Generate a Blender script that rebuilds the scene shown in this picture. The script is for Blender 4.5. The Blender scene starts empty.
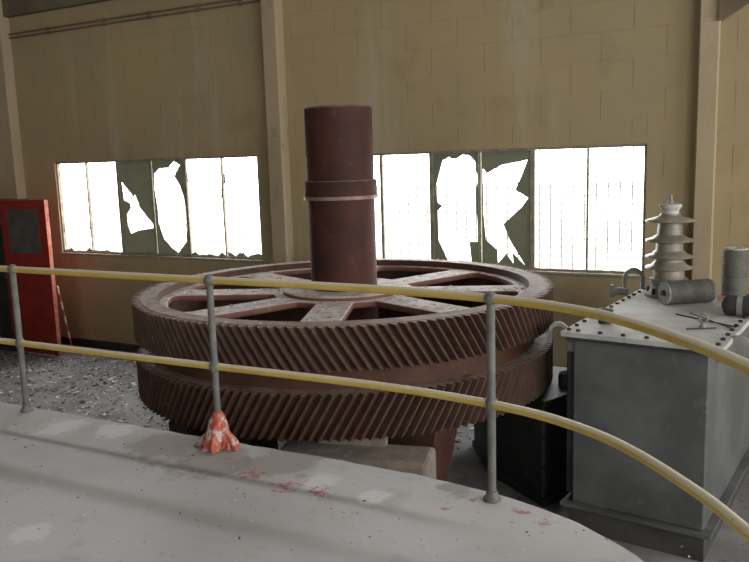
import bpy, bmesh, math, random
from mathutils import Vector, Matrix
random.seed(7)
sc = bpy.context.scene
col = sc.collection
PI = math.pi

# ------------------------------------------------------------------ camera
EYE = 1.67
F_PX, PITCH, ROLL, YAW = 768.6, 0.154703, -0.030847, 0.48651     # photo frame 749 x 562
def _cam_axes():
    c, s = math.cos(PITCH), math.sin(PITCH)
    f = Vector((0, c, -s)); r = Vector((1, 0, 0)); u = Vector((0, s, c))
    cr, sr = math.cos(ROLL), math.sin(ROLL)
    r2 = r*cr + u*sr; u2 = u*cr - r*sr
    m = Matrix.Rotation(YAW, 3, 'Z')
    return m @ r2, m @ u2, m @ f
CR, CU, CF = _cam_axes()
cd = bpy.data.cameras.new('camera'); cam = bpy.data.objects.new('camera', cd); col.objects.link(cam)
cd.sensor_fit = 'HORIZONTAL'; cd.sensor_width = 36; cd.lens = 36*F_PX/749
cd.clip_start = 0.05; cd.clip_end = 300
M = Matrix.Identity(4)
for i in range(3):
    M[i][0] = CR[i]; M[i][1] = CU[i]; M[i][2] = -CF[i]
M[2][3] = EYE
cam.matrix_world = M
sc.camera = cam
def ray(x, y): return CF + CR*((x-374.5)/F_PX) - CU*((y-281)/F_PX)
def onz(x, y, z):                                    # the point of a level surface seen at a pixel
    d = ray(x, y); t = (z-EYE)/d.z; return Vector((d.x*t, d.y*t, z))
def ony(x, y, Y):
    d = ray(x, y); t = Y/d.y; return Vector((d.x*t, Y, EYE+d.z*t))

# ------------------------------------------------------------------ daylight, exposure
SKY = 1.0
w = bpy.data.worlds.new('overcast_sky'); sc.world = w; w.use_nodes = True
bg = w.node_tree.nodes['Background']; bg.inputs['Color'].default_value = (0.95, 0.955, 0.96, 1); bg.inputs['Strength'].default_value = SKY
sc.view_settings.view_transform = 'Standard'; sc.view_settings.look = 'None'
sc.view_settings.gamma = 1; sc.view_settings.use_curve_mapping = False
sc.view_settings.exposure = 3.5
sc.cycles.use_denoising = True
sc.cycles.max_bounces = 10; sc.cycles.diffuse_bounces = 6
sc.cycles.caustics_reflective = False; sc.cycles.caustics_refractive = False

# hall dimensions
FL = -1.2                                            # lower floor
WY = 8.7                                             # face of the window wall
X0, X1, Y0, RZ = -17.0, 6.5, -9.0, 8.6               # left wall, right wall, rear wall, roof
CLR = (7.1, 8.3)                                     # clerestory band in the window wall
def portal(name, loc, rot, sx, sy):                  # guides the sky sampling through a real opening, gives no light of its own
    l = bpy.data.lights.new(name, 'AREA'); l.shape = 'RECTANGLE'; l.size = sx; l.size_y = sy
    l.cycles.is_portal = True
    o = bpy.data.objects.new(name, l); col.objects.link(o); o.location = loc; o.rotation_euler = rot
RIGHT_OPEN = [(-6.5, -2.5), (-1.5, 2.5), (3.5, 7.5)]
REAR_OPEN = [(-3, -1)]  # opening added in the unseen rear wall for fill light
WIN = [[-10.36, -9.70, -9.03, -8.345, -7.69, -7.015, -6.36], [-5.12, -4.47, -3.79, -3.165, -2.525, -1.90, -1.275]]
WZS = [(0.352, 1.805), (0.352, 1.765)]
for g, WZ in zip(WIN, WZS): portal('daylight_portal', ((g[0]+g[-1])/2, WY+.28, (WZ[0]+WZ[1])/2), (-PI/2, 0, 0), g[-1]-g[0], WZ[1]-WZ[0])
portal('daylight_portal', ((X0+X1)/2, WY+.28, sum(CLR)/2), (-PI/2, 0, 0), X1-X0-1, CLR[1]-CLR[0])
for a, b in RIGHT_OPEN: portal('daylight_portal', (X1+.28, (a+b)/2, 2.2), (0, PI/2, 0), 3.0, b-a)
for a, b in REAR_OPEN: portal('daylight_portal', ((a+b)/2, Y0-.28, 4.0), (PI/2, 0, 0), b-a, 3.0)

# ------------------------------------------------------------------ helpers
def newobj(name, me, m=None, parent=None):
    o = bpy.data.objects.new(name, me); col.objects.link(o)
    if m is not None and me is not None:
        for mm in (m if isinstance(m, (list, tuple)) else [m]): me.materials.append(mm)
    if parent is not None: o.parent = parent
    return o
def tag(o, label, cat=None, group=None, kind=None):
    o['label'] = label
    if cat: o['category'] = cat
    if group: o['group'] = group
    if kind: o['kind'] = kind
    return o
def empty(name, loc=(0, 0, 0), rz=0):
    o = bpy.data.objects.new(name, None); col.objects.link(o); o.location = loc; o.rotation_euler = (0, 0, rz); o.empty_display_size = .1
    return o
class MB:
    def __init__(s): s.v = []; s.f = []; s.mi = []; s.m = 0
    def add(s, vs, fs):
        b = len(s.v); s.v += [tuple(v) for v in vs]; s.f += [tuple(b+i for i in f) for f in fs]; s.mi += [s.m]*len(fs)
    def box(s, x0, x1, y0, y1, z0, z1):
        s.add([(x0,y0,z0),(x1,y0,z0),(x1,y1,z0),(x0,y1,z0),(x0,y0,z1),(x1,y0,z1),(x1,y1,z1),(x0,y1,z1)],
              [(0,3,2,1),(4,5,6,7),(0,1,5,4),(1,2,6,5),(2,3,7,6),(3,0,4,7)]); return s
    def prism(s, pts, z0, z1):
        n = len(pts)
        s.add([(p[0],p[1],z0) for p in pts]+[(p[0],p[1],z1) for p in pts],
              [tuple(range(n-1,-1,-1)), tuple(range(n,2*n))]+[(i,(i+1)%n,n+(i+1)%n,n+i) for i in range(n)]); return s
    def tube(s, pts, r, n=12, caps=True):
        pts = [Vector(p) for p in pts]; rs = r if isinstance(r, (list, tuple)) else [r]*len(pts)
        b = []; fr = None
        for i, p in enumerate(pts):
            t = (pts[min(i+1,len(pts)-1)]-pts[max(i-1,0)]).normalized()
            if fr is None:
                a = Vector((0,0,1)) if abs(t.z) < .9 else Vector((1,0,0)); fr = (a-t*a.dot(t)).normalized()
            else: fr = (fr-t*fr.dot(t)).normalized()
            q = t.cross(fr)
            b += [p+(fr*math.cos(2*PI*k/n)+q*math.sin(2*PI*k/n))*rs[i] for k in range(n)]
        fs = [(i*n+k, i*n+(k+1)%n, (i+1)*n+(k+1)%n, (i+1)*n+k) for i in range(len(pts)-1) for k in range(n)]
        if caps: fs += [tuple(range(n-1,-1,-1)), tuple((len(pts)-1)*n+k for k in range(n))]
        s.add(b, fs); return s
    def lathe(s, prof, n=32, c=(0,0,0)):             # prof: (r, z) bottom to top
        b = [(c[0]+r*math.cos(2*PI*k/n), c[1]+r*math.sin(2*PI*k/n), c[2]+z) for r, z in prof for k in range(n)]
        L = len(prof)
        fs = [(i*n+k, i*n+(k+1)%n, (i+1)*n+(k+1)%n, (i+1)*n+k) for i in range(L-1) for k in range(n)]
        if prof[0][0] > 1e-5: fs.append(tuple(range(n-1,-1,-1)))
        if prof[-1][0] > 1e-5: fs.append(tuple((L-1)*n+k for k in range(n)))
        s.add(b, fs); return s
    def ring(s, prof, n=96):                         # closed (r, z) section swept round
        L = len(prof)
        b = [(r*math.cos(2*PI*k/n), r*math.sin(2*PI*k/n), z) for r, z in prof for k in range(n)]
        s.add(b, [(i*n+k, i*n+(k+1)%n, ((i+1)%L)*n+(k+1)%n, ((i+1)%L)*n+k) for i in range(L) for k in range(n)]); return s
    def build(s, name, m, parent=None, smooth=False, bevel=0, segs=1, fix=True, angle=40):
        me = bpy.data.meshes.new(name); me.from_pydata(s.v, [], s.f); me.polygons.foreach_set('material_index', s.mi); me.update()
        bm = bmesh.new(); bm.from_mesh(me)
        if fix: bmesh.ops.recalc_face_normals(bm, faces=bm.faces)
        if bevel: 
            bmesh.ops.bevel(bm, geom=[e for e in bm.edges if len(e.link_faces) == 2 and e.calc_face_angle(0) > .6], offset=bevel, segments=segs, affect='EDGES', profile=.5)
        if smooth:
            for f in bm.faces: f.smooth = True
            for e in bm.edges:
                if len(e.link_faces) == 2 and e.calc_face_angle(0) > math.radians(angle): e.smooth = False
        bm.to_mesh(me); bm.free()
        return newobj(name, me, m, parent)
def flat_outline(name, outer, holes, depth, m, parent=None, bevel=0.0):
    """filled outline with holes in local XY, given thickness in local Z, as a mesh"""
    cu = bpy.data.curves.new(name, 'CURVE'); cu.dimensions = '2D'; cu.fill_mode = 'BOTH'; cu.extrude = depth/2; cu.bevel_depth = bevel; cu.bevel_resolution = 1
    for pts in [outer]+holes:
        sp = cu.splines.new('POLY'); sp.points.add(len(pts)-1); sp.use_cyclic_u = True
        for q, p in zip(sp.points, pts): q.co = (p[0], p[1], 0, 1)
    tmp = bpy.data.objects.new(name, cu); col.objects.link(tmp)
    me = bpy.data.meshes.new_from_object(tmp.evaluated_get(bpy.context.evaluated_depsgraph_get()))
    bpy.data.objects.remove(tmp); bpy.data.curves.remove(cu); me.name = name
    me.materials.clear()
    return newobj(name, me, m, parent)

# ------------------------------------------------------------------ materials
def srgb(r, g, b):
    f = lambda c: (c/255/12.92) if c/255 <= .04045 else ((c/255+.055)/1.055)**2.4
    return (f(r), f(g), f(b), 1)
class NT:
    def __init__(s, name):
        s.m = bpy.data.materials.new(name); s.m.use_nodes = True; s.t = s.m.node_tree; s.b = s.t.nodes['Principled BSDF']
        s.pos = s.t.nodes.new('ShaderNodeNewGeometry')
    def n(s, typ, **k):
        o = s.t.nodes.new(typ)
        for a, v in k.items(): setattr(o, a, v)
        return o
    def l(s, a, b): s.t.links.new(a, b)
    def noise(s, scale, detail=4, rough=.55, stretch=None, dist=0):
        v = s.pos.outputs['Position']
        if stretch:
            mp = s.n('ShaderNodeMapping'); mp.inputs['Scale'].default_value = stretch; s.l(v, mp.inputs['Vector']); v = mp.outputs['Vector']
        o = s.n('ShaderNodeTexNoise'); o.inputs['Scale'].default_value = scale; o.inputs['Detail'].default_value = detail; o.inputs['Roughness'].default_value = rough; o.inputs['Distortion'].default_value = dist
        s.l(v, o.inputs['Vector']); return o.outputs['Fac']
    def ramp(s, fac, lo, hi):
        o = s.n('ShaderNodeMapRange'); o.inputs['From Min'].default_value = lo; o.inputs['From Max'].default_value = hi; o.interpolation_type = 'SMOOTHSTEP'
        s.l(fac, o.inputs['Value']); return o.outputs['Result']
    def math(s, op, a, b):
        o = s.n('ShaderNodeMath', operation=op)
        for i, x in enumerate((a, b)):
            if isinstance(x, (int, float)): o.inputs[i].default_value = x
            else: s.l(x, o.inputs[i])
        return o.outputs[0]
    def mix(s, fac, a, b):
        o = s.n('ShaderNodeMix', data_type='RGBA')
        if isinstance(fac, (int, float)): o.inputs[0].default_value = fac
        else: s.l(fac, o.inputs[0])
        for i, x in ((6, a), (7, b)):
            if isinstance(x, tuple): o.inputs[i].default_value = x
            else: s.l(x, o.inputs[i])
        return o.outputs[2]
    def bump(s, h, strength=.3, dist=.01):
        o = s.n('ShaderNodeBump'); o.inputs['Strength'].default_value = strength; o.inputs['Distance'].default_value = dist
        s.l(h, o.inputs['Height']); s.l(o.outputs['Normal'], s.b.inputs['Normal'])
    def done(s, c, rough=.8, metal=0, spec=.3):
        if isinstance(c, tuple): s.b.inputs['Base Color'].default_value = c
        else: s.l(c, s.b.inputs['Base Color'])
        if isinstance(rough, (int, float)): s.b.inputs['Roughness'].default_value = rough
        else: s.l(rough, s.b.inputs['Roughness'])
        s.b.inputs['Metallic'].default_value = metal; s.b.inputs['Specular IOR Level'].default_value = spec
        return s.m
def weathered(name, c1, c2, c3=None, scale=3., rough=.8, metal=0, bump=.25, fine=40., spot=(.58, .70), spec=.3, stretch=None):
    t = NT(name)
    a = t.ramp(t.noise(scale, 5, stretch=stretch), .35, .65)
    c = t.mix(a, c1, c2)
    if c3: c = t.mix(t.ramp(t.noise(scale*2.7, 6, .65, stretch=stretch), *spot), c, c3)
    f = t.noise(fine, 3)
    c = t.mix(t.math('MULTIPLY', t.ramp(f, .35, .75), .22), c, tuple(x*.55 for x in c1[:3])+(1,))
    t.bump(f, bump, .006)
    return t.done(c, rough, metal, spec)
def upward(t, lo=.35, hi=.9):                        # how much a surface faces up (for dust, and the rail's painted top light)
    o = t.n('ShaderNodeSeparateXYZ'); t.l(t.pos.outputs['True Normal'], o.inputs[0]); return t.ramp(o.outputs['Z'], lo, hi)

def make_wall_paint():
    t = NT('buff_wall_paint')
    a = t.ramp(t.noise(.45, 4), .38, .64)
    c = t.mix(a, srgb(169, 151, 114), srgb(158, 144, 112))
    st = t.ramp(t.noise(.9, 5, .6, stretch=(2.2, 1, .22)), .52, .74)           # runs of damp down the wall
    c = t.mix(t.math('MULTIPLY', st, .55), c, srgb(178, 170, 148))
    d = t.ramp(t.noise(1.3, 6, .65, stretch=(1, 1, .8)), .55, .75)
    c = t.mix(t.math('MULTIPLY', d, .5), c, srgb(132, 116, 84))
    d2 = t.ramp(t.noise(4.5, 6, .7, stretch=(1, 1, 2.5)), .64, .78)
    c = t.mix(t.math('MULTIPLY', d2, .4), c, srgb(98, 84, 66))
    t.bump(t.noise(55, 4), .25, .004)
    return t.done(c, .85, 0, .2)
PAINT = make_wall_paint()
COLUMN = weathered('column_paint', srgb(180, 161, 134), srgb(170, 153, 124), srgb(150, 134, 108), 1.6, .85, stretch=(1, 1, .4))
DARKTRIM = weathered('dark_skirting_paint', srgb(62, 56, 52), srgb(48, 44, 42), None, 3)
BEAM = weathered('grimy_concrete_beam', srgb(118, 106, 86), srgb(100, 90, 74), None, 2)
WHITEFRAME = weathered('old_window_paint', srgb(158, 150, 136), srgb(132, 124, 106), srgb(98, 84, 66), 9, .7)
GLASS_GREEN = weathered('grimy_green_wired_glass', srgb(108, 112, 92), srgb(92, 98, 78), srgb(124, 128, 110), 5, .35, bump=.1, spec=.5)
def let_light_through(m, amount, colr):
    t = m.node_tree; out = [n for n in t.nodes if n.type == 'OUTPUT_MATERIAL'][0]; p = t.nodes['Principled BSDF']
    tr = t.nodes.new('ShaderNodeBsdfTranslucent'); tr.inputs['Color'].default_value = colr
    mx = t.nodes.new('ShaderNodeMixShader'); mx.inputs[0].default_value = amount
    t.links.new(p.outputs[0], mx.inputs[1]); t.links.new(tr.outputs[0], mx.inputs[2]); t.links.new(mx.outputs[0], out.inputs['Surface'])
let_light_through(GLASS_GREEN, .28, srgb(156, 157, 144))
WIRE = weathered('galvanised_wire', srgb(92, 90, 86), srgb(78, 76, 72), None, 9, .6, .3)

def make_platform():
    t = NT('platform_concrete')
    c = t.mix(t.ramp(t.noise(.8, 5), .35, .65), srgb(166, 163, 162), srgb(186, 184, 184))
    c = t.mix(t.math('MULTIPLY', t.ramp(t.noise(3.2, 7, .65), .5, .72), .5), c, srgb(146, 141, 134))
    c = t.mix(t.math('MULTIPLY', t.ramp(t.noise(28, 4, .6), .63, .72), .55), c, srgb(112, 106, 100))
    def blotch(c, pts, colr, amt, nscale, thr, wob=.5):
        nz = t.noise(nscale, 6, .7)
        for (px, py, r) in pts:
            p = onz(px, py, 0)
            vm = t.n('ShaderNodeVectorMath', operation='DISTANCE'); t.l(t.pos.outputs['Position'], vm.inputs[0]); vm.inputs[1].default_value = p
            d = t.math('DIVIDE', vm.outputs['Value'], r)
            m = t.math('ADD', t.math('SUBTRACT', 1.0, d), t.math('MULTIPLY', t.math('SUBTRACT', nz, .5), wob*4))
            c = t.mix(t.math('MULTIPLY', t.ramp(m, thr, thr+.35), amt), c, colr)
        return c
    c = blotch(c, [(60, 428, .22), (115, 431, .2), (205, 447, .2), (320, 482, .16), (372, 496, .12), (25, 535, .15)], srgb(218, 216, 218), .5, 5, .2, .5)
    c = blotch(c, [(170, 447, .35), (215, 462, .3), (280, 462, .3), (455, 488, .12)], srgb(132, 125, 116), .6, 4, .1, .6)
    c = blotch(c, [(250, 475, .16), (285, 487, .16), (318, 492, .14), (522, 512, .09), (545, 523, .08), (446, 509, .06), (471, 500, .05)], srgb(160, 90, 86), .75, 24, .62, 1.1)
    t.bump(t.noise(30, 5), .3, .006)
    return t.done(c, .8, 0, .3)
PLATFORM = make_platform()
FLOORM = weathered('dusty_hall_floor', srgb(122, 121, 120), srgb(146, 144, 143), srgb(92, 89, 87), 2.2, .85, fine=25)
PLASTER = weathered('hall_plaster', srgb(140, 129, 106), srgb(124, 115, 96), None, .8)
ROOFM = weathered('hall_roof_sheet', srgb(122, 119, 114), srgb(106, 103, 99), None, 1.2)
GROUND = weathered('yard_gravel', srgb(186, 182, 170), srgb(168, 166, 150), None, .6)

def rusty(name, c1, c2, c3, dust, dust_amt, scale=5):
    t = NT(name)
    c = t.mix(t.ramp(t.noise(scale, 5), .36, .64), c1, c2)
    c = t.mix(t.ramp(t.noise(scale*3, 6, .7), .56, .72), c, c3)
    dn = t.ramp(t.noise(9, 6, .7), .22, .60)
    c = t.mix(t.math('MULTIPLY', t.math('MULTIPLY', upward(t), dn), dust_amt), c, dust)
    f = t.noise(60, 4)
    t.bump(f, .35, .006)
    return t.done(c, t.math('ADD', t.math('MULTIPLY', f, .3), .55), 0, .3)
RUST = rusty('rusted_gear_steel', srgb(82, 53, 39), srgb(66, 44, 34), srgb(100, 62, 42), srgb(168, 150, 138), .6)
RUST_TOOTH = rusty('rusted_tooth_steel', srgb(82, 59, 46), srgb(66, 48, 39), srgb(110, 82, 65), srgb(150, 132, 124), .7, 8)
RUST_WEB = rusty('dusty_web_steel', srgb(122, 84, 72), srgb(110, 74, 62), srgb(140, 104, 92), srgb(200, 191, 186), .95)
RUST_SHAFT = rusty('rusted_shaft_steel', srgb(74, 39, 31), srgb(58, 33, 28), srgb(96, 49, 34), srgb(160, 150, 140), .5, 3)
RUST_EDGE = weathered('worn_bare_collar_edge', srgb(150, 128, 112), srgb(132, 108, 94), None, 9, .5, .2)

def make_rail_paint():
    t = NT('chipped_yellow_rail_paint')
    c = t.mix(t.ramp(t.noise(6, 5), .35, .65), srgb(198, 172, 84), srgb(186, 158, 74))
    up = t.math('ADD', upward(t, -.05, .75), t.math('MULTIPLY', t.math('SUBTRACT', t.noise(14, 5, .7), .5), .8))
    c = t.mix(t.ramp(up, .35, .65), c, srgb(200, 190, 164))                     # cream top: wear and dust, plus light from above painted in
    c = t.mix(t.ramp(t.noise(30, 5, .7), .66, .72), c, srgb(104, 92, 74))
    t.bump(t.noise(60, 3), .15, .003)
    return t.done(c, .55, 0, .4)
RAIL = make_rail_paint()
POST = weathered('grey_green_post_paint', srgb(114, 114, 108), srgb(98, 98, 93), srgb(134, 128, 118), 14, .6, .15)
TANK = weathered('grey_tank_paint', srgb(102, 104, 102), srgb(84, 86, 85), srgb(116, 117, 114), 2.4, .55, spot=(.55, .8))
LIDM = weathered('dusty_lid_paint', srgb(186, 186, 182), srgb(164, 164, 160), srgb(128, 122, 114), 4, .75, spot=(.58, .8))
TANKDARK = weathered('sooty_steel', srgb(66, 66, 66), srgb(52, 52, 52), None, 4, .7)
PLINTH = weathered('shade_darkened_plinth_paint', srgb(82, 80, 76), srgb(68, 66, 63), None, 4, .7)  # plinth colour darkened to stand for shade under the flange
BLACK = weathered('black_machine_paint', srgb(46, 45, 45), srgb(36, 35, 35), srgb(58, 54, 50), 5, .6)
BOLT = weathered('dark_bolt_steel', srgb(62, 58, 54), srgb(48, 45, 42), None, 20, .6, .3)
PORCELAIN = weathered('dusty_brown_grey_porcelain', srgb(138, 131, 116), srgb(120, 113, 100), srgb(154, 148, 134), 7, .4, spec=.5)
GREYCAST = weathered('grey_dusty_casting', srgb(150, 150, 146), srgb(128, 127, 122), srgb(110, 104, 96), 9, .65, .1)
RIBBED = weathered('grey_green_ribbed_coil', srgb(116, 114, 104), srgb(98, 97, 90), None, 9, .6)
DUSTY = weathered('pale_dust_face', srgb(196, 192, 184), srgb(176, 172, 164), None, 9, .8)
REDPAINT = weathered('red_door_paint', srgb(142, 36, 28), srgb(122, 29, 24), srgb(160, 52, 38), 4, .5, spec=.4, spot=(.62, .8))
REDEDGE = weathered('side_lit_red_door_edge', srgb(206, 140, 118), srgb(196, 96, 74), srgb(220, 190, 176), 8, .6)  # pale tones paint in the side light on the door edge
VENT = weathered('dark_grey_door_panel', srgb(86, 82, 78), srgb(72, 70, 66), None, 6, .6)
BLOCKC = weathered('rough_concrete', srgb(142, 130, 120), srgb(122, 112, 104), srgb(160, 150, 140), 5, .9, bump=.6)
TIMBER = weathered('dark_timber', srgb(70, 60, 54), srgb(56, 48, 44), None, 6, .9)
REDWHITE_R = weathered('red_tape', srgb(190, 60, 44), srgb(176, 52, 40), None, 9, .6)
REDWHITE_W = weathered('white_tape', srgb(214, 206, 196), srgb(200, 190, 180), None, 9, .6)
ORANGE_RUST = weathered('orange_rust', srgb(170, 110, 74), srgb(150, 90, 62), None, 9, .8)
FL_W = weathered('white_flake', srgb(226, 226, 228), srgb(206, 206, 210), None, 9, .6)
FL_G = weathered('grey_flake', srgb(158, 156, 156), srgb(136, 134, 134), None, 9, .8)
FL_D = weathered('dark_flake', srgb(76, 70, 66), srgb(60, 56, 52), None, 9, .8)
def make_bag():
    t = NT('red_white_plastic_wrap')
    c = t.mix(t.ramp(t.noise(16, 3, .5), .41, .49), srgb(184, 168, 160), srgb(170, 82, 60))
    c = t.mix(t.ramp(t.noise(23, 3, .5), .58, .64), c, srgb(150, 62, 50))
    return t.done(c, .4, 0, .5)
BAG = make_bag()

# ------------------------------------------------------------------ the hall
tag(MB().box(X0-.3, X1+.3, Y0-.3, WY+.3, FL-.2, FL).build('floor', FLOORM), 'grey dusty lower floor of the hall', 'floor', kind='structure')
tag(MB().box(-80, 80, WY+.31, 90, FL-.5, FL-.3).build('ground', GROUND), 'pale bright yard outside the broken windows', 'ground', kind='structure')
tag(MB().box(X0-.3, X1+.3, Y0-.3, WY+.3, RZ, RZ+.2).build('ceiling', ROOFM), 'pale roof high above the hall', 'ceiling', kind='structure')

# raised platform with a straight front that curves towards the viewer at the right
def rail_path(off=0.0):
    base = [(-17, 3.47), (-9, 3.47), (-6, 3.47), (-4.6, 3.47), (-3.2, 3.475), (-2.4, 3.49), (-1.9, 3.49), (-1.55, 3.47), (-1.2, 3.42), (-.90, 3.335), (-.64, 3.195), (-.45, 3.035), (-.28, 2.845), (-.15, 2.68), (-.045, 2.52), (.25, 2.08), (.8, 1.24), (1.6, .0), (2.4, -1.3)]
    P = [Vector((x, y, 0)) for x, y in base]
    out = []
    for i in range(len(P)-1):                         # Catmull-Rom
        p0, p1, p2, p3 = P[max(i-1, 0)], P[i], P[i+1], P[min(i+2, len(P)-1)]
        k = 5 if 6 <= i <= 14 else 2
        for j in range(k):
            u = j/k
            out.append(.5*((2*p1)+(p2-p0)*u+(2*p0-5*p1+4*p2-p3)*u*u+(3*p1-p0-3*p2+p3)*u**3))
    out.append(P[-1])
    if off:
        q = []
        for i, p in enumerate(out):
            t = (out[min(i+1, len(out)-1)]-out[max(i-1, 0)]).normalized(); q.append(p+Vector((-t.y, t.x, 0))*off)
        out = q
    return out
RP = rail_path()
EDGE = rail_path(.075)
rp = random.Random(3)
edge_pts = []
for i in range(len(EDGE)-1):                          # chipped arris
    n = max(1, int((EDGE[i+1]-EDGE[i]).length/.06))
    for j in range(n):
        p = EDGE[i].lerp(EDGE[i+1], j/n); edge_pts.append((p.x, p.y+rp.uniform(-.008, .004)))
outline = edge_pts+[(2.4, Y0), (X0, Y0)]
outline = outline[::-1]
pf = MB().prism(outline, FL, 0).build('platform', PLATFORM)
tag(pf, 'raised grey concrete platform with curved edge and red paint splashes', 'platform', kind='structure')

# window wall: core with openings, blockwork in front, columns
def wall_mesh(u0, u1, z0, z1, holes, put):
    us = sorted({u0, u1, *[h[0] for h in holes], *[h[1] for h in holes]}); zs = sorted({z0, z1, *[h[2] for h in holes], *[h[3] for h in holes]})
    for a, b in zip(us, us[1:]):
        for c, d in zip(zs, zs[1:]):
            if any(h[0] <= (a+b)/2 <= h[1] and h[2] <= (c+d)/2 <= h[3] for h in holes): continue
            put(a, b, c, d)
holes = [(g[0], g[-1], z_[0], z_[1]) for g, z_ in zip(WIN, WZS)]+[(X0+.5, X1-.5, CLR[0], CLR[1])]
mb = MB(); wall_mesh(X0-.3, X1+.3, FL, RZ, holes, lambda a, b, c, d: mb.box(a, b, WY+.0045, WY+.11, c, d))
wb = tag(mb.build('wall_back', PAINT), 'buff painted block wall with two long broken windows', 'wall', kind='structure')
# blocks (only the stretch in view), laid in running bond
BW, BH, GAP = .66, .31, .005
bx0, bx1 = -11.66, .55
block_mesh = {}
def block(a, b, c, d):
    key = (round(b-a, 3), round(d-c, 3))
    if key not in block_mesh:
        m_ = MB().box(-key[0]/2+GAP/2, key[0]/2-GAP/2, 0, .03, -key[1]/2+GAP/2, key[1]/2-GAP/2)
        o = m_.build('block', PAINT, wb); block_mesh[key] = o.data
    else: o = newobj('block', block_mesh[key], None, wb)
    o.location = ((a+b)/2, WY+random.uniform(-.001, .001), (c+d)/2)
zc = FL+.13; r = 0
while zc < 4.1:
    z1 = min(zc+BH, 4.11)
    for (za, zb) in [(zc, z1)]:
        x = bx0-(BW/2 if r % 2 else 0)
        while x < bx1:
            a, b = max(x, bx0), min(x+BW, bx1); x += BW
            if b-a < .05: continue
            segs = [(a, b, za, zb)]
            for h in holes[:2]:
                ns = []
                for (p, q, s_, t_) in segs:
                    if q <= h[0]+.001 or p >= h[1]-.001 or t_ <= h[2]+.001 or s_ >= h[3]-.001: ns.append((p, q, s_, t_)); continue
                    if p < h[0]: ns.append((p, h[0], s_, t_))
                    if q > h[1]: ns.append((h[1], q, s_, t_))
                    p2, q2 = max(p, h[0]), min(q, h[1])
                    if s_ < h[2]: ns.append((p2, q2, s_, h[2]))
                    if t_ > h[3]: ns.append((p2, q2, h[3], t_))
                segs = ns
            for sgm in segs:
                if sgm[1]-sgm[0] > .03 and sgm[3]-sgm[2] > .03: block(*sgm)
    zc = z1; r += 1
tag(MB().box(X0, X1, WY-.025, WY+.01, FL, FL+.12).build('baseboard_back', DARKTRIM), 'dark painted skirting along the foot of window wall', 'baseboard', kind='structure')
tag(MB().box(X0, X1, WY-.10, WY+.01, 4.12, 4.55).build('trim_1', BEAM), 'grimy concrete ledge across the top of window wall', 'trim', kind='structure')

def pilaster(xa, xb, prot, label, dark_wedge=False):
    o = MB().box(xa, xb, WY-prot, WY+.01, FL, RZ).build('column', COLUMN, bevel=.012)
    tag(o, label, 'column', 'wall columns', kind='structure')
    if dark_wedge:  # dark sloped prism beside the column top
        m_ = MB(); pts = [(xb-.01, 2.93), (xb+.55, 3.28), (xb+.55, 4.1), (xb-.01, 4.1)]
        m_.add([(x, WY-.16, z) for x, z in pts]+[(x, WY+.005, z) for x, z in pts], [(0,1,2,3),(7,6,5,4),(0,4,5,1),(1,5,6,2),(2,6,7,3),(3,7,4,0)])
        m_.build('dark_wedge', BEAM, o)
pilaster(-6.06, -5.83, .17, 'pale buff column between the two broken windows')
pilaster(-.785, -.595, .12, 'pale buff column at right behind the porcelain insulator', True)
pilaster(-11.55, -11.10, .17, 'buff column at left edge above the red door')

# the other walls of the hall with window openings for daylight; the rear one is added for fill
mb = MB(); wall_mesh(Y0-.3, WY+.26, FL, RZ, [(a, b, .7, 3.7) for a, b in RIGHT_OPEN], lambda a, b, c, d: mb.box(X1, X1+.26, a, b, c, d))
tag(mb.build('wall_right', PLASTER), 'buff side wall of the hall with wide windows', 'wall', kind='structure')
mb = MB(); wall_mesh(X0-.3, X1+.26, FL, RZ, [(a, b, 2.5, 5.5) for a, b in REAR_OPEN], lambda a, b, c, d: mb.box(a, b, Y0-.26, Y0, c, d))
tag(mb.build('wall_rear', PLASTER), 'buff rear wall of the hall with an added opening for fill light', 'wall', kind='structure')
tag(MB().box(X0-.26, X0, Y0-.3, WY+.26, FL, RZ).build('wall_left', PLASTER), 'plain buff end wall of the hall', 'wall', kind='structure')

# ------------------------------------------------------------------ windows
HOLES = {
 (0, 2): [(.06,.785),(.21,.71),(.41,.62),(.455,.645),(.6,.495),(.985,.31),(.97,.28),(.49,.25),(.24,.215),(.15,.30),(.15,.43),(.30,.495),(.27,.55),(.09,.58)],
 (0, 3): [(.70,.985),(.87,.945),(.68,.83),(.83,.73),(.96,.58),(.985,.32),(.94,.15),(.65,.02),(.47,.065),(.23,.16),(.08,.32),(.08,.495),(.02,.71),(.05,.86),(.23,.915),(.5,.915)],
 (1, 2): [(.22,.935),(.365,.965),(.42,.945),(.54,.95),(.68,.985),(.83,.965),(.93,.915),(.975,.79),(.95,.6),(.975,.3),(.97,.215),(.79,.215),(.83,.04),(.3,.03),(.24,.1),(.1,.22),(.09,.49),(.2,.53),(.1,.56),(.05,.69)],
 (1, 3): [(.025,.855),(.12,.815),(.4,.88),(.93,.92),(.81,.79),(.685,.67),(.945,.6),(.81,.52),(.44,.375),(.56,.245),(.88,.02),(.62,.13),(.65,.03),(.5,.12),(.33,.03),(.31,.15),(.08,.235),(.03,.49)],
}
FY = WY+.05                                            # plane of the steel sashes
rw = random.Random(11)
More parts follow.
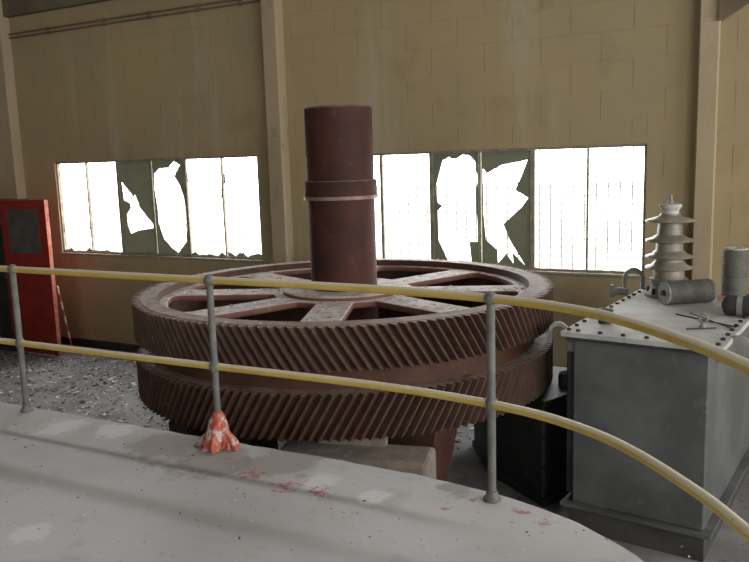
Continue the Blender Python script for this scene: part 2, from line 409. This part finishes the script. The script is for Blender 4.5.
for wi, g in enumerate(WIN):
    WZ = WZS[wi]
    lab = 'long steel window with a jagged broken green pane beside the red door' if wi == 0 else 'long steel window with jagged green panes behind the rusty shaft'
    W = empty('window_%d' % (wi+1), ((g[0]+g[-1])/2, FY, WZ[0])); tag(W, lab, 'window', kind='structure')
    ox, oz = W.location.x, WZ[0]; H = WZ[1]-WZ[0]
    def bar(name, xa, xb, za, zb, d=.03, m=WHITEFRAME, y=0): return MB().box(xa-ox, xb-ox, y-d/2, y+d/2, za-oz, zb-oz).build(name, m, W)
    f = MB(); t_ = .028
    f.box(g[0]-ox, g[-1]-ox, -.025, .025, 0, t_).box(g[0]-ox, g[-1]-ox, -.025, .025, H-t_, H).box(g[0]-ox, g[0]-ox+t_, -.025, .025, t_, H-t_).box(g[-1]-ox-t_, g[-1]-ox, -.025, .025, t_, H-t_)
    f.build('window_frame', WHITEFRAME, W)
    MB().box(g[0]-.03-ox, g[-1]+.03-ox, -.075, .02, -.035, 0).build('window_sill', WHITEFRAME, W, bevel=.006)
    MB().box(g[0]-.06-ox, g[-1]+.06-ox, -.062, -.03, H, H+.05).build('lintel', PAINT, W)
    for k in range(1, 6):
        wd = .05 if k in (2, 4) else .024
        bar('mullion', g[k]-wd/2, g[k]+wd/2, WZ[0]+t_, WZ[1]-t_, .04)
    for k in range(6):
        xa, xb = g[k]+.02, g[k+1]-.02; pw, ph = xb-xa, H-.05
        if (wi, k) in HOLES:
            o = flat_outline('glass_pane', [(0, 0), (pw, 0), (pw, ph), (0, ph)], [[(u*pw, v*ph) for u, v in HOLES[(wi, k)]]], .006, GLASS_GREEN, W)
            o.rotation_euler = (PI/2, 0, 0); o.location = (xa-ox, .0, .025)
        else:                                          # glass gone; jagged teeth left along the bottom and sides
            n = 9; pts = [(0, 0), (pw, 0)]
            top = .07 if wi == 0 else .012
            for j in range(n, -1, -1): pts.append((pw*j/n, rw.uniform(.004, top)*(1.0 if rw.random() < .5 else .35)))
            o = flat_outline('glass_shard', pts, [], .005, GLASS_GREEN, W); o.rotation_euler = (PI/2, 0, 0); o.location = (xa-ox, 0, .025)
            for side in (0, 1):
                if rw.random() < .55 and wi == 0:
                    zb = rw.uniform(.2, .9)*ph; s_ = 1 if side == 0 else -1; x_ = 0 if side == 0 else pw
                    o = flat_outline('glass_shard', [(x_, zb), (x_+s_*.03, zb+.03), (x_+s_*.012, zb+.07), (x_+s_*.02, zb+.12), (x_, zb+.16)], [], .005, GLASS_GREEN, W)
                    o.rotation_euler = (PI/2, 0, 0); o.location = (xa-ox, 0, .025)
    # wire grille outside
    gm = MB(); x = g[0]+.04
    while x < g[-1]: gm.box(x-ox-.0066, x-ox+.0066, .118, .122, 0, H); x += .13
    z = .06
    while z < H: gm.box(g[0]-ox, g[-1]-ox, .1215, .1245, z-.003, z+.003); z += .1
    o = gm.build('wire_mesh', WIRE, W, fix=False); o['kind'] = 'stuff'; o['label'] = 'fine wire grille outside the window'

# conduits under the ledge
for k, (z, x_end) in enumerate(((3.86, -6.06), (3.80, -6.06))):
    root = empty('conduit', (-11.1, WY-.03, z))
    tag(root, ['upper thin steel conduit below the ledge on window wall', 'lower thin steel conduit below the ledge on window wall'][k], 'conduit')
    MB().tube([(0, 0, 0), (5.04, 0, -.005)], .013, 8).build('pipe', BEAM, root)
    for x in (.9, 2.1, 3.0, 3.9, 4.6): MB().box(x-.03, x+.03, -.018, .031, -.02, .018).build('clip', BEAM, root)

# ------------------------------------------------------------------ the big double-helical gear with its shaft
GX, GY, GR = -3.492, 6.012, 1.863
ZT, ZU, ZL, ZB = .57, .255, .09, -.245                  # rim top, foot of upper teeth, head of lower teeth, underside
gear = empty('helical_gear', (GX, GY, ZB))
tag(gear, 'huge rusty double helical gear wheel with an upright shaft', 'gear')
G0 = ZB
TH = .055                                              # tooth height
rb = GR-TH
def ring_part(name, prof, m): return MB().ring([(r, z-G0) for r, z in prof], 150).build(name, m, gear, smooth=True, angle=30)
up = ring_part('tooth_ring', [(rb, ZU), (rb, ZT-.012), (rb-.012, ZT), (GR-.205, ZT), (GR-.215, ZT-.06), (GR-.23, ZT-.20), (GR-.23, ZU)], RUST)
lo = ring_part('tooth_ring', [(rb, ZB), (rb, ZL), (GR-.23, ZL), (GR-.23, ZB)], RUST)
ring_part('groove_band', [(rb-.10, ZL-.005), (rb-.10, ZU+.005), (GR-.22, ZU+.005), (GR-.22, ZL-.005)], RUST)
NT_ = 160
def tooth_mesh(z0, z1, a0, a1, name):
    m_ = MB(); K = 5; vs = []
    pitch = 2*PI/NT_
    for i in range(K+1):
        u = i/K; a = a0+(a1-a0)*u; z = z0+(z1-z0)*u-G0
        for (r, da) in ((rb-.006, -.46*pitch), (GR, -.09*pitch), (GR, .09*pitch), (rb-.006, .46*pitch)):
            vs.append((r*math.cos(a+da), r*math.sin(a+da), z))
    fs = [(i*4+k, i*4+k+1, i*4+4+k+1, i*4+4+k) for i in range(K) for k in range(3)]+[(3, 2, 1, 0), (K*4, K*4+1, K*4+2, K*4+3)]
    m_.add(vs, fs); me = bpy.data.meshes.new(name); me.from_pydata(m_.v, [], m_.f); me.update()
    bm = bmesh.new(); bm.from_mesh(me); bmesh.ops.recalc_face_normals(bm, faces=bm.faces); bm.to_mesh(me); bm.free()
    me.materials.append(RUST_TOOTH); return me
sh = (ZT-ZU)*math.tan(math.radians(31))/GR
mu = tooth_mesh(ZU, ZT-.004, sh, 0, 'tooth'); ml = tooth_mesh(ZB+.004, ZL-.004, -sh, 0, 'tooth')
away = math.atan2(GY, GX); hid = MB()                    # the twenty teeth at the far side of the lower ring go into one mesh
def far(k): return abs((2*PI*k/NT_-away+PI) % (2*PI)-PI) < 10.01*2*PI/NT_
left = 20
for par, me in ((up, mu), (lo, ml)):
    for k in range(NT_):
        if par is lo and left and far(k):
            c_, s_ = math.cos(2*PI*k/NT_), math.sin(2*PI*k/NT_); left -= 1
            hid.add([(v.co.x*c_-v.co.y*s_, v.co.x*s_+v.co.y*c_, v.co.z) for v in me.vertices], [tuple(p.vertices) for p in me.polygons]); continue
        o = newobj('tooth', me, None, par); o.rotation_euler = (0, 0, 2*PI*k/NT_)
hid.build('tooth', RUST_TOOTH, lo)['kind'] = 'stuff'
# spoked web with eight rounded openings
th0 = math.atan2(-GY, -GX)+math.radians(-8)             # one spoke points at the viewer
def rounded(pts, rad, n=5):
    out = []
    for i, p in enumerate(pts):
        p = Vector(p); a = Vector(pts[i-1]); b = Vector(pts[(i+1) % len(pts)]); r_ = rad[i]
        d1 = (a-p).normalized(); d2 = (b-p).normalized(); ang = d1.angle(d2); L = min(r_/math.tan(ang/2), (a-p).length*.48, (b-p).length*.48)
        s1, s2 = p+d1*L, p+d2*L
        for j in range(n+1):
            u = j/n; out.append(tuple((1-u)**2*s1+2*u*(1-u)*p+u*u*s2))
    return out
holes_ = []
for k in range(8):
    ac = th0+PI/4*(k+.5); hw = .145; ro, ri = 1.585, .64
    e1 = ac-PI/8; e2 = ac+PI/8
    def on(e, s_, r_):                                  # point at radius r_ on the spoke flank
        l = math.sqrt(r_*r_-hw*hw); return (l*math.cos(e)-s_*hw*math.sin(e), l*math.sin(e)+s_*hw*math.cos(e))
    A, B = on(e1, 1, ri), on(e1, 1, ro); C, D = on(e2, -1, ro), on(e2, -1, ri)
    mid = [(ro*1.0*math.cos(ac+q), ro*1.0*math.sin(ac+q)) for q in (-.13, 0, .13)]
    holes_.append(rounded([A, B, *mid, C, D], [.05, .16, 2, 2, 2, .16, .05]))
circ = lambda r_, n: [(r_*math.cos(2*PI*k/n), r_*math.sin(2*PI*k/n)) for k in range(n)]
web = flat_outline('spoke_web', circ(GR-.207, 120), [*holes_, circ(.28, 48)], .03, RUST_WEB, gear, bevel=.012)
web.location = (0, 0, ZT-.06-.027-G0)
wl = flat_outline('base_plate', circ(GR-.22, 96), [circ(.28, 48)], .05, RUST, gear); wl.location = (0, 0, .035)
MB().ring([(.29, ZT-.062-G0), (.56, ZT-.062-G0), (.56, ZT-.035-G0), (.545, ZT-.025-G0), (.29, ZT-.025-G0)], 64).build('hub_plate', RUST_WEB, gear, smooth=True, angle=30)
SR = .300
shaft = MB().lathe([(SR, .02), (SR, 2.135-G0), (SR-.012, 2.15-G0), (0, 2.15-G0)], 64).build('shaft', RUST_SHAFT, gear, smooth=True, angle=30)
MB().ring([(SR-.01, 1.375-G0), (SR+.026, 1.375-G0), (SR+.026, 1.505-G0), (SR+.018, 1.512-G0), (SR-.01, 1.512-G0)], 64).build('shaft_collar', RUST_SHAFT, shaft, smooth=True, angle=30)
MB().ring([(SR-.01, 1.345-G0), (SR+.036, 1.345-G0), (SR+.036, 1.375-G0), (SR-.01, 1.375-G0)], 64).build('collar_edge', RUST_EDGE, shaft, smooth=True, angle=30)

# what the gear rests on
o = empty('support_block', (-1.985, 4.43, FL), math.radians(14))
MB().box(-1.1, 0, 0, .36, 0, -.33-FL).build('concrete_block', BLOCKC, o, bevel=.035, segs=2)
MB().box(-.85, -.35, .27, .35, -.33-FL, ZB-FL).build('packing_plate', BLOCKC, o)
tag(o, 'rough concrete block propping up the front of the gear', 'block')
m_ = MB(); zt = ZB-FL
m_.add([(-.26,-.2,0),(.22,-.2,0),(.22,.2,0),(-.26,.2,0),(-.4,-.25,zt),(.4,-.25,zt),(.4,.25,zt),(-.4,.25,zt)], [(0,3,2,1),(4,5,6,7),(0,1,5,4),(1,2,6,5),(2,3,7,6),(3,0,4,7)])
o = m_.build('support_wedge', RUST, bevel=.01); o.location = (-2.56, 5.27, FL); tag(o, 'rusty tapered steel stand under the gear behind the concrete block', 'stand')
root = empty('timber_support', (-4.15, 5.0, FL)); tag(root, 'dark timber stack under the left side of the gear', 'timber stack')
z = 0; k = 0
while z < zt-.01:
    h = min(.191, zt-z)
    if k % 2 == 0:
        for y in (-.22, .22): MB().box(-.32, .32, y-.11, y+.11, z, z+h).build('beam', TIMBER, root, bevel=.008)
    else:
        for x in (-.22, .22): MB().box(x-.1, x+.1, -.34, .34, z, z+h).build('beam', TIMBER, root, bevel=.008)
    z += h; k += 1
# black machine casing under the right side
cas = empty('machine_casing', (-2.0, 6.5, FL)); tag(cas, 'black steel machine casing between the gear and the grey tank', 'machine')
fp = [(-2.61, 6.96), (-2.23, 6.37), (-1.62, 5.92), (-1.48, 6.25), (-1.54, 6.98)]
fp = [(x+2.0, y-6.5) for x, y in fp]
MB().prism(fp, .06, .86).build('casing_body', BLACK, cas, bevel=.02)
big = [(x*1.04, y*1.04) for x, y in fp]
MB().prism(big, 0, .07).build('base_flange', BLACK, cas, bevel=.008)
MB().prism(big, .86, .91).build('top_flange', BLACK, cas, bevel=.008)
for zz in (.32, .58): MB().prism([(x*1.015, y*1.015) for x, y in fp], zz, zz+.03).build('rib', BLACK, cas)
MB().lathe([(.085, .91), (.085, .99), (.075, 1.02), (.04, 1.04), (0, 1.045)], 20, (.455, -.06, 0)).build('bearing_cap', TANKDARK, cas, smooth=True)

# ------------------------------------------------------------------ handrail
hr = empty('handrail', (0, 0, 0)); tag(hr, 'chipped yellow pipe handrail with grey posts along the platform edge', 'railing')
ZR, ZM = 1.012, .492
inner = [p for p in RP]
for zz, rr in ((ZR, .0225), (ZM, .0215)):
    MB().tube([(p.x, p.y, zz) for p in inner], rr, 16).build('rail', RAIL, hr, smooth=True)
for (x, y) in ((-4.645, 3.47), (-2.93, 3.475), (-1.19, 3.42), (-6.3, 3.47), (.62, 1.515)):
    p = MB().tube([(0, 0, .0), (0, 0, ZR-.02)], .0205, 14).build('post', POST, hr, smooth=True); p.location = (x, y, 0)
    MB().lathe([(.0, ZR-.037), (.017, ZR-.034), (.030, ZR-.018), (.034, ZR), (.031, ZR+.016), (.019, ZR+.03), (0, ZR+.036)], 20).build('ball_fitting', POST, p, smooth=True)
    MB().lathe([(.0, ZM-.034), (.024, ZM-.03), (.031, ZM-.012), (.031, ZM+.012), (.024, ZM+.03), (0, ZM+.034)], 20).build('ball_fitting', POST, p, smooth=True)
    MB().lathe([(.044, .001), (.044, .012), (.034, .022), (.026, .05), (.0, .05)], 20).build('base_flange', POST, p, smooth=True)

# torn red and white plastic wrapped round the foot of the middle post
rb_ = random.Random(5)
def bag_lobe(cx, cy, h, r_, seed):
    q = random.Random(seed); n = 26; L = 9; vs = []; ph = [q.uniform(0, 6.28) for _ in range(4)]
    for i in range(L):
        u = i/(L-1)
        for k in range(n):
            a = 2*PI*k/n
            fold = 1+.22*math.sin(3*a+ph[0])+.16*math.sin(5*a+ph[1]+u*2)+.10*math.sin(9*a+ph[2]-u*3)
            rad = r_*(1-u)**.75*fold+.024*u+.004*q.uniform(-1, 1)
            if i == 0: rad *= .9
            vs.append((cx*(1-u)+rad*math.cos(a), cy*(1-u)+rad*math.sin(a), h*u+.003+.006*q.uniform(0, 1)+(.012*(math.sin(4*a+ph[3])+1) if i == 1 else 0)))
    m_ = MB(); m_.add(vs, [(i*n+k, i*n+(k+1) % n, (i+1)*n+(k+1) % n, (i+1)*n+k) for i in range(L-1) for k in range(n)]+[tuple(range(n-1, -1, -1)), tuple((L-1)*n+k for k in range(n))]); return m_
bag = empty('plastic_wrap', (-2.93, 3.475, 0)); tag(bag, 'crumpled red and white plastic wrap tied round a rail post foot', 'plastic wrap')
bag_lobe(.015, -.045, .21, .085, 2).build('bundle', BAG, bag, fix=True)
bag_lobe(-.105, -.03, .125, .045, 4).build('torn_flap', BAG, bag)
bag_lobe(.10, -.01, .13, .055, 9).build('torn_flap', BAG, bag)

# ------------------------------------------------------------------ grey transformer tank
TR = math.radians(-7)
tk = empty('transformer_tank', (-1.397, 5.594, FL), TR); tag(tk, 'grey steel transformer tank with a dusty bolted lid and tall insulator', 'transformer')
TWd, TD = 1.085, 2.05                                   # flange size
def zz(z): return z-FL
MB().box(.05, TWd-.05, .05, TD-.05, 0, zz(-1.0)).build('plinth', PLINTH, tk)
MB().box(0, TWd, 0, TD, zz(-1.0), zz(-.975)).build('base_flange', TANK, tk)
MB().box(.075, TWd-.06, .055, TD-.06, zz(-.975), zz(.325)).build('tank_body', TANK, tk, bevel=.008)
MB().box(.03, TWd+.01, .0, TD, zz(.312), zz(.34)).build('rim_flange', TANKDARK, tk)
lid = MB().box(.0, TWd+.04, -.02, TD+.02, zz(.34), zz(.38)).build('lid', LIDM, tk, bevel=.004)
for k in range(3):                                      # cooling channels on the left side
    y = .10+k*.62
    MB().box(.005, .075, y, y+.36, zz(-.93), zz(.20)).build('cooling_channel', TANKDARK, tk, bevel=.01)
    MB().box(.0, .08, y-.01, y+.37, zz(.20), zz(.285)).build('channel_header', GREYCAST, tk, bevel=.01)
ZL_ = zz(.38)
bm_ = MB().lathe([(.017, 0), (.017, .014), (.013, .018), (0, .018)], 6).build('bolt', BOLT, lid).data
first = True
spots = [(.045, .04+i*.165) for i in range(13)]+[(TWd-.005, .04+i*.165) for i in range(13)]+[(.12+i*.165, .025) for i in range(6)]+[(.12+i*.165, TD-.02) for i in range(6)]
o0 = [o for o in lid.children][0]
for i, (x, y) in enumerate(spots):
    o = o0 if i == 0 else newobj('bolt', bm_, None, lid)
    o.location = (x, y, ZL_)
def lug(x, y, z, ry, s=1.0):                            # flat bar loop
    m_ = MB(); R1, R2, t_ = .085*s, .055*s, .02; n = 14; out = []
    for i in range(n+1):
        a = PI*i/n; out.append((R1*math.cos(a), R2*math.cos(a), R1*math.sin(a), R2*math.sin(a)))
    leg = .09*s
    ring_ = [(R1, R2, -leg, -leg)]+[(a, b, c, d) for a, b, c, d in out]+[(-R1, -R2, -leg, -leg)]
    vs = []
    for (a, b, c, d) in ring_: vs += [(a, -t_, c), (a, t_, c), (b, t_, d), (b, -t_, d)]
    fs = [(i*4+k, i*4+(k+1) % 4, i*4+4+(k+1) % 4, i*4+4+k) for i in range(len(ring_)-1) for k in range(4)]+[(3, 2, 1, 0), tuple(len(vs)-4+k for k in range(4))]
    m_.add(vs, fs); o = m_.build('lifting_lug', GREYCAST, tk, smooth=True, angle=35); o.location = (x, y, z); o.rotation_euler = (0, 0, ry)
    return o
lug(-.06, .10, zz(.345), .3, .9); lug(-.03, 1.93, zz(.50), .35, 1.15); lug(TWd+.07, .33, zz(.30), .2, 1.1)
# valve at the back left corner
v = MB().tube([(-.02, 1.72, zz(.40)), (-.16, 1.72, zz(.40))], .035, 14).build('valve', GREYCAST, tk, smooth=True)
MB().tube([(-.15, 1.72, zz(.40)), (-.175, 1.72, zz(.40))], .062, 18).build('valve_wheel', GREYCAST, v, smooth=True)
inv = Matrix.Rotation(-TR, 3, 'Z')
def on_tank(px, py):                                    # pixel on the lid surface to tank coordinates
    p = onz(px, py, .38); q = inv @ Vector((p.x+1.397, p.y-5.594, 0)); return q.x, q.y
MB().lathe([(.05, ZL_), (.05, ZL_+.06), (.06, ZL_+.062), (.06, ZL_+.11), (.0, ZL_+.12)], 14, (*on_tank(605, 323), 0)).build('filler_cap', TANKDARK, tk, smooth=True)
ex, ey = on_tank(703, 328)
eye = MB().tube([(ex+.03*math.cos(a), ey, ZL_+.075+.03*math.sin(a)) for a in [2*PI*i/16 for i in range(17)]], .01, 8).build('lifting_eye', GREYCAST, tk, smooth=True)
MB().lathe([(.032, ZL_), (.028, ZL_+.02), (.012, ZL_+.035), (.012, ZL_+.05), (0, ZL_+.05)], 12, (ex, ey, 0)).build('eye_base', GREYCAST, eye, smooth=True)
# porcelain insulator
bxp, byp = on_tank(668, 296)
bs = MB().lathe([(.20, 0), (.20, .03), (.165, .04), (.15, .12), (.165, .125), (.165, .165), (.0, .165)], 28).build('insulator', GREYCAST, tk, smooth=True); bs.location = (bxp, byp, ZL_)
MB().lathe([(.135, .165), (.13, .24), (.12, .36), (.112, .50), (.105, .62), (.085, .75), (0, .75)], 32).build('insulator_core', PORCELAIN, bs, smooth=True)
def shed(z, r_, inner): MB().ring([(inner, z-.005), (r_*.7, z-.012), (r_-.012, z-.03), (r_, z-.024), (r_-.004, z-.014), (r_*.72, z+.004), (inner+.02, z+.022), (inner, z+.035)], 40).build('shed', PORCELAIN, bs, smooth=True, angle=60)
shed(.285, .205, .12); shed(.385, .205, .115); shed(.53, .208, .105); shed(.705, .212, .08)
MB().lathe([(.078, .74), (.07, .77), (.088, .80), (.095, .803), (.095, .832), (.0, .832)], 24).build('cap', DUSTY, bs, smooth=True, angle=30)
st = MB().lathe([(.014, .832), (.014, .92), (.0, .925)], 10).build('stud', GREYCAST, bs, smooth=True)
MB().lathe([(.026, .845), (.026, .865), (.0, .865)], 6).build('nut', GREYCAST, st)
for a in range(6):
    MB().tube([(.178*math.cos(a*PI/3), .178*math.sin(a*PI/3), .03), (.178*math.cos(a*PI/3), .178*math.sin(a*PI/3), .085)], .014, 8).build('clamp_bolt', BOLT, bs)
# things lying on the lid
def ribbed(name, L, R_, n, label, mat_rib, upright):
    root = empty(name); tag(root, label, 'coil' )
    pr = [(R_*.93, 0)]
    for i in range(n):
        z0 = .012+(L-.024)*i/n; dz = (L-.024)/n
        pr += [(R_*.93, z0), (R_, z0+.2*dz), (R_, z0+.65*dz), (R_*.93, z0+.85*dz)]
    pr += [(R_*.93, L)]
    MB().lathe(pr, 28).build('ribbed_body', mat_rib, root, smooth=True, angle=25)
    return root
lx, ly = on_tank(690, 303)
wp = tk.matrix_basis @ Vector((lx, ly, 0)); wz = .38
CL, CRD = .42, .102
c1 = ribbed('ribbed_cylinder', CL, CRD, 26, 'grey ribbed cylinder lying on the tank lid beside the insulator', RIBBED, False)
p0 = onz(663, 306, .38); p1 = onz(713, 303, .38); d_ = (p1-p0).normalized(); mid_ = (p0+p1)/2+Vector((-.01, .05, 0))
c1.location = mid_-d_*CL/2+Vector((0, 0, CRD)); c1.rotation_euler = (0, PI/2, math.atan2(d_.y, d_.x))
MB().ring([(.03, -.008), (.10, -.008), (.10, .004), (.03, .004)], 24).build('end_ring', GREYCAST, c1); MB().lathe([(.022, -.03), (.022, .01), (0, .01)], 12).build('spindle', TANKDARK, c1)
pu = onz(733, 299, .38)
c2 = ribbed('ribbed_cylinder', .43, .108, 26, 'grey ribbed cylinder standing upright on the tank lid', TANKDARK if False else RIBBED, True); c2.location = pu+Vector((0, .09, 0))
MB().ring([(.05, .428), (.10, .428), (.10, .442), (.05, .442)], 28).build('end_ring', DUSTY, c2)
pc = onz(738, 318, .38)
c3 = empty('terminal_fitting', pc+Vector((-.11, .10, .08)), math.radians(-4)); tag(c3, 'dark sooty cylindrical fitting lying at right edge of the tank lid', 'fitting')
MB().tube([(0, 0, 0), (.03, 0, 0), (.06, 0, 0), (.26, 0, .005)], [.06, .08, .08, .078], 20).build('fitting_body', TANKDARK, c3, smooth=True)
MB().tube([(-.012, 0, 0), (0.002, 0, 0)], .03, 14).build('bore', BLACK, c3); MB().tube([(.10, 0, 0), (.14, 0, 0)], .084, 20).build('band', GREYCAST, c3, smooth=True)
p = onz(724, 301, .38); o = MB().tube([(-.05, 0, .015), (.0, .01, .028), (.05, -.005, .015)], [.014, .018, .012], 8).build('rust_scrap', ORANGE_RUST, smooth=True); o.location = p; tag(o, 'small orange rusty scrap between the two ribbed cylinders', 'scrap')
rods = [((676, 314), (736, 327), 'longest of the thin rods lying on the tank lid'), ((690, 313), (733, 329), 'thin rod lying nearest the eye bolt on the tank lid'), ((686, 329), (716, 328), 'short thin rod lying beside the lifting eye on tank lid')]
for i, (a, b, lab) in enumerate(rods):
    A, B = onz(*a, .386+.0108*(i == 1)), onz(*b, .386+.0108*(i == 1)); o = MB().tube([Vector((0, 0, 0)), B-A], .005, 8).build('metal_rod', TANKDARK, smooth=True); o.location = A; tag(o, lab, 'rod', 'rods on the tank lid')

# ------------------------------------------------------------------ dark cabinet with its red door swung open, at the left
cab = empty('control_cabinet', (-10.83, 8.0, FL)); tag(cab, 'dark steel cabinet with a tall red door standing open', 'cabinet')
mb = MB(); cw, chh, cdp = 1.0, 2.44, .5
mb.box(-cw, -cw+.03, 0, cdp, 0, chh).box(-.03, 0, 0, cdp, 0, chh).box(-cw, 0, cdp-.03, cdp, 0, chh).box(-cw+.03, -.03, 0, cdp-.03, 0, .06).box(-cw+.03, -.03, 0, cdp-.03, chh-.04, chh)
mb.build('cabinet_body', TANKDARK, cab)
dw = 1.035
dr = MB().box(.012, dw, -.03, .03, .03, 2.445).build('door', REDPAINT, cab, bevel=.006)
MB().box(dw-.002, dw+.008, -.032, .032, .03, 2.445).build('door_edge', REDEDGE, dr)
MB().box(.17, dw-.15, -.036, -.028, 1.62, 2.30).build('vent_panel', VENT, dr, bevel=.003)
MB().box(.14, dw-.12, -.034, -.029, 1.59, 2.33).build('panel_trim', REDPAINT, dr)
for zz_ in (.35, 1.2, 2.05): MB().tube([(.0, -.03, zz_), (.0, -.03, zz_+.12)], .014, 10).build('hinge', TANKDARK, dr)
for zz_ in (.9, .45): MB().box(.1, dw-.08, -.036, -.029, zz_, zz_+.03).build('rail_moulding', REDPAINT, dr)
a = Vector((-9.66, 7.93, .02)); b = Vector((-9.40, 8.28, FL+.012))
a = ony(56, 286, 8.0)+Vector((.03, 0, 0)); b = ony(73, 349, 8.25); b.z = FL+.014
pole = empty('striped_pole', b); tag(pole, 'thin red and white striped pole leaning against the red door', 'pole')
vv = a-b; nseg = 9
for i in range(nseg):
    MB().tube([vv*(i/nseg), vv*((i+1)/nseg)], .013, 8).build('stripe', REDWHITE_R if i % 2 else REDWHITE_W, pole)

# ------------------------------------------------------------------ debris
def flakes(name, n, place, smin, smax, mats, label, weights, seed, thick=.003):
    q = random.Random(seed); m_ = MB()
    for _ in range(n):
        x, y, z = place(q)
        if x is None: continue
        s_ = q.uniform(smin, smax)*(1 if q.random() < .9 else 1.8); a = q.uniform(0, 6.28); tx, ty = q.uniform(-.35, .35), q.uniform(-.35, .35)
        k = q.choice((3, 4, 4, 5)); pts = []
        for j in range(k):
            b = a+2*PI*j/k+q.uniform(-.4, .4); rr = s_*q.uniform(.45, 1); dx, dy = rr*math.cos(b), rr*math.sin(b); pts.append((x+dx, y+dy, z+thick+s_*.36+tx*dx+ty*dy))
        m_.m = q.choices(range(len(mats)), weights)[0]
        low = [(p_[0], p_[1], p_[2]-thick) for p_ in pts]
        m_.add(pts+low, [tuple(range(k))]+[(j, k+j, k+(j+1) % k, (j+1) % k) for j in range(k)]+[tuple(range(2*k-1, k-1, -1))])
    o = m_.build(name, mats, fix=True); return tag(o, label, 'debris', kind='stuff')
def on_floor(q):
    x, y = q.uniform(-11.0, 1.4), q.uniform(3.6, 8.6)
    if -1.5 < x < 0 and 5.3 < y < 7.8 or -2.7 < x < -1.45 and 5.85 < y < 7.05 or x < -9.7 and 7.9 < y or -4.5 < x < -3.8 and 4.6 < y < 5.4 or -3.15 < x < -1.9 and 4.1 < y < 4.85 or -3 < x < -2.1 and 5 < y < 5.55: return None, None, None
    if x < -4.2 or q.random() < .55: return x, y, FL
    return None, None, None
flakes('floor_debris', 17000, on_floor, .008, .03, [FL_W, FL_G, FL_D], 'broken glass and plaster flakes scattered over the lower floor', [.45, .35, .20], 21)
def on_web(q):
    while True:
        r_ = q.uniform(.6, GR-.06); a = q.uniform(0, 2*PI); x, y = r_*math.cos(a), r_*math.sin(a)
        if r_ > GR-.19: return (x+GX, y+GY, ZT) if q.random() < .12 else (None, None, None)
        if r_ > 1.61 and r_ < GR-.23: return (x+GX, y+GY, ZT-.06)
        rel = (a-th0) % (PI/4); dd = min(rel, PI/4-rel)
        if r_*math.sin(dd) < .12: return x+GX, y+GY, ZT-.06
flakes('gear_debris', 750, on_web, .005, .022, [FL_W, FL_G], 'white paint and glass flakes lying on the gear spokes', [.6, .4], 22, .002)
def on_plat(q):
    x, y = q.uniform(-6, .2), q.uniform(1.0, 3.35)
    return x, y, 0
flakes('platform_grit', 500, on_plat, .003, .010, [FL_W, FL_D, FL_G], 'fine grit and chips scattered on the platform', [.3, .4, .3], 23, .0015)
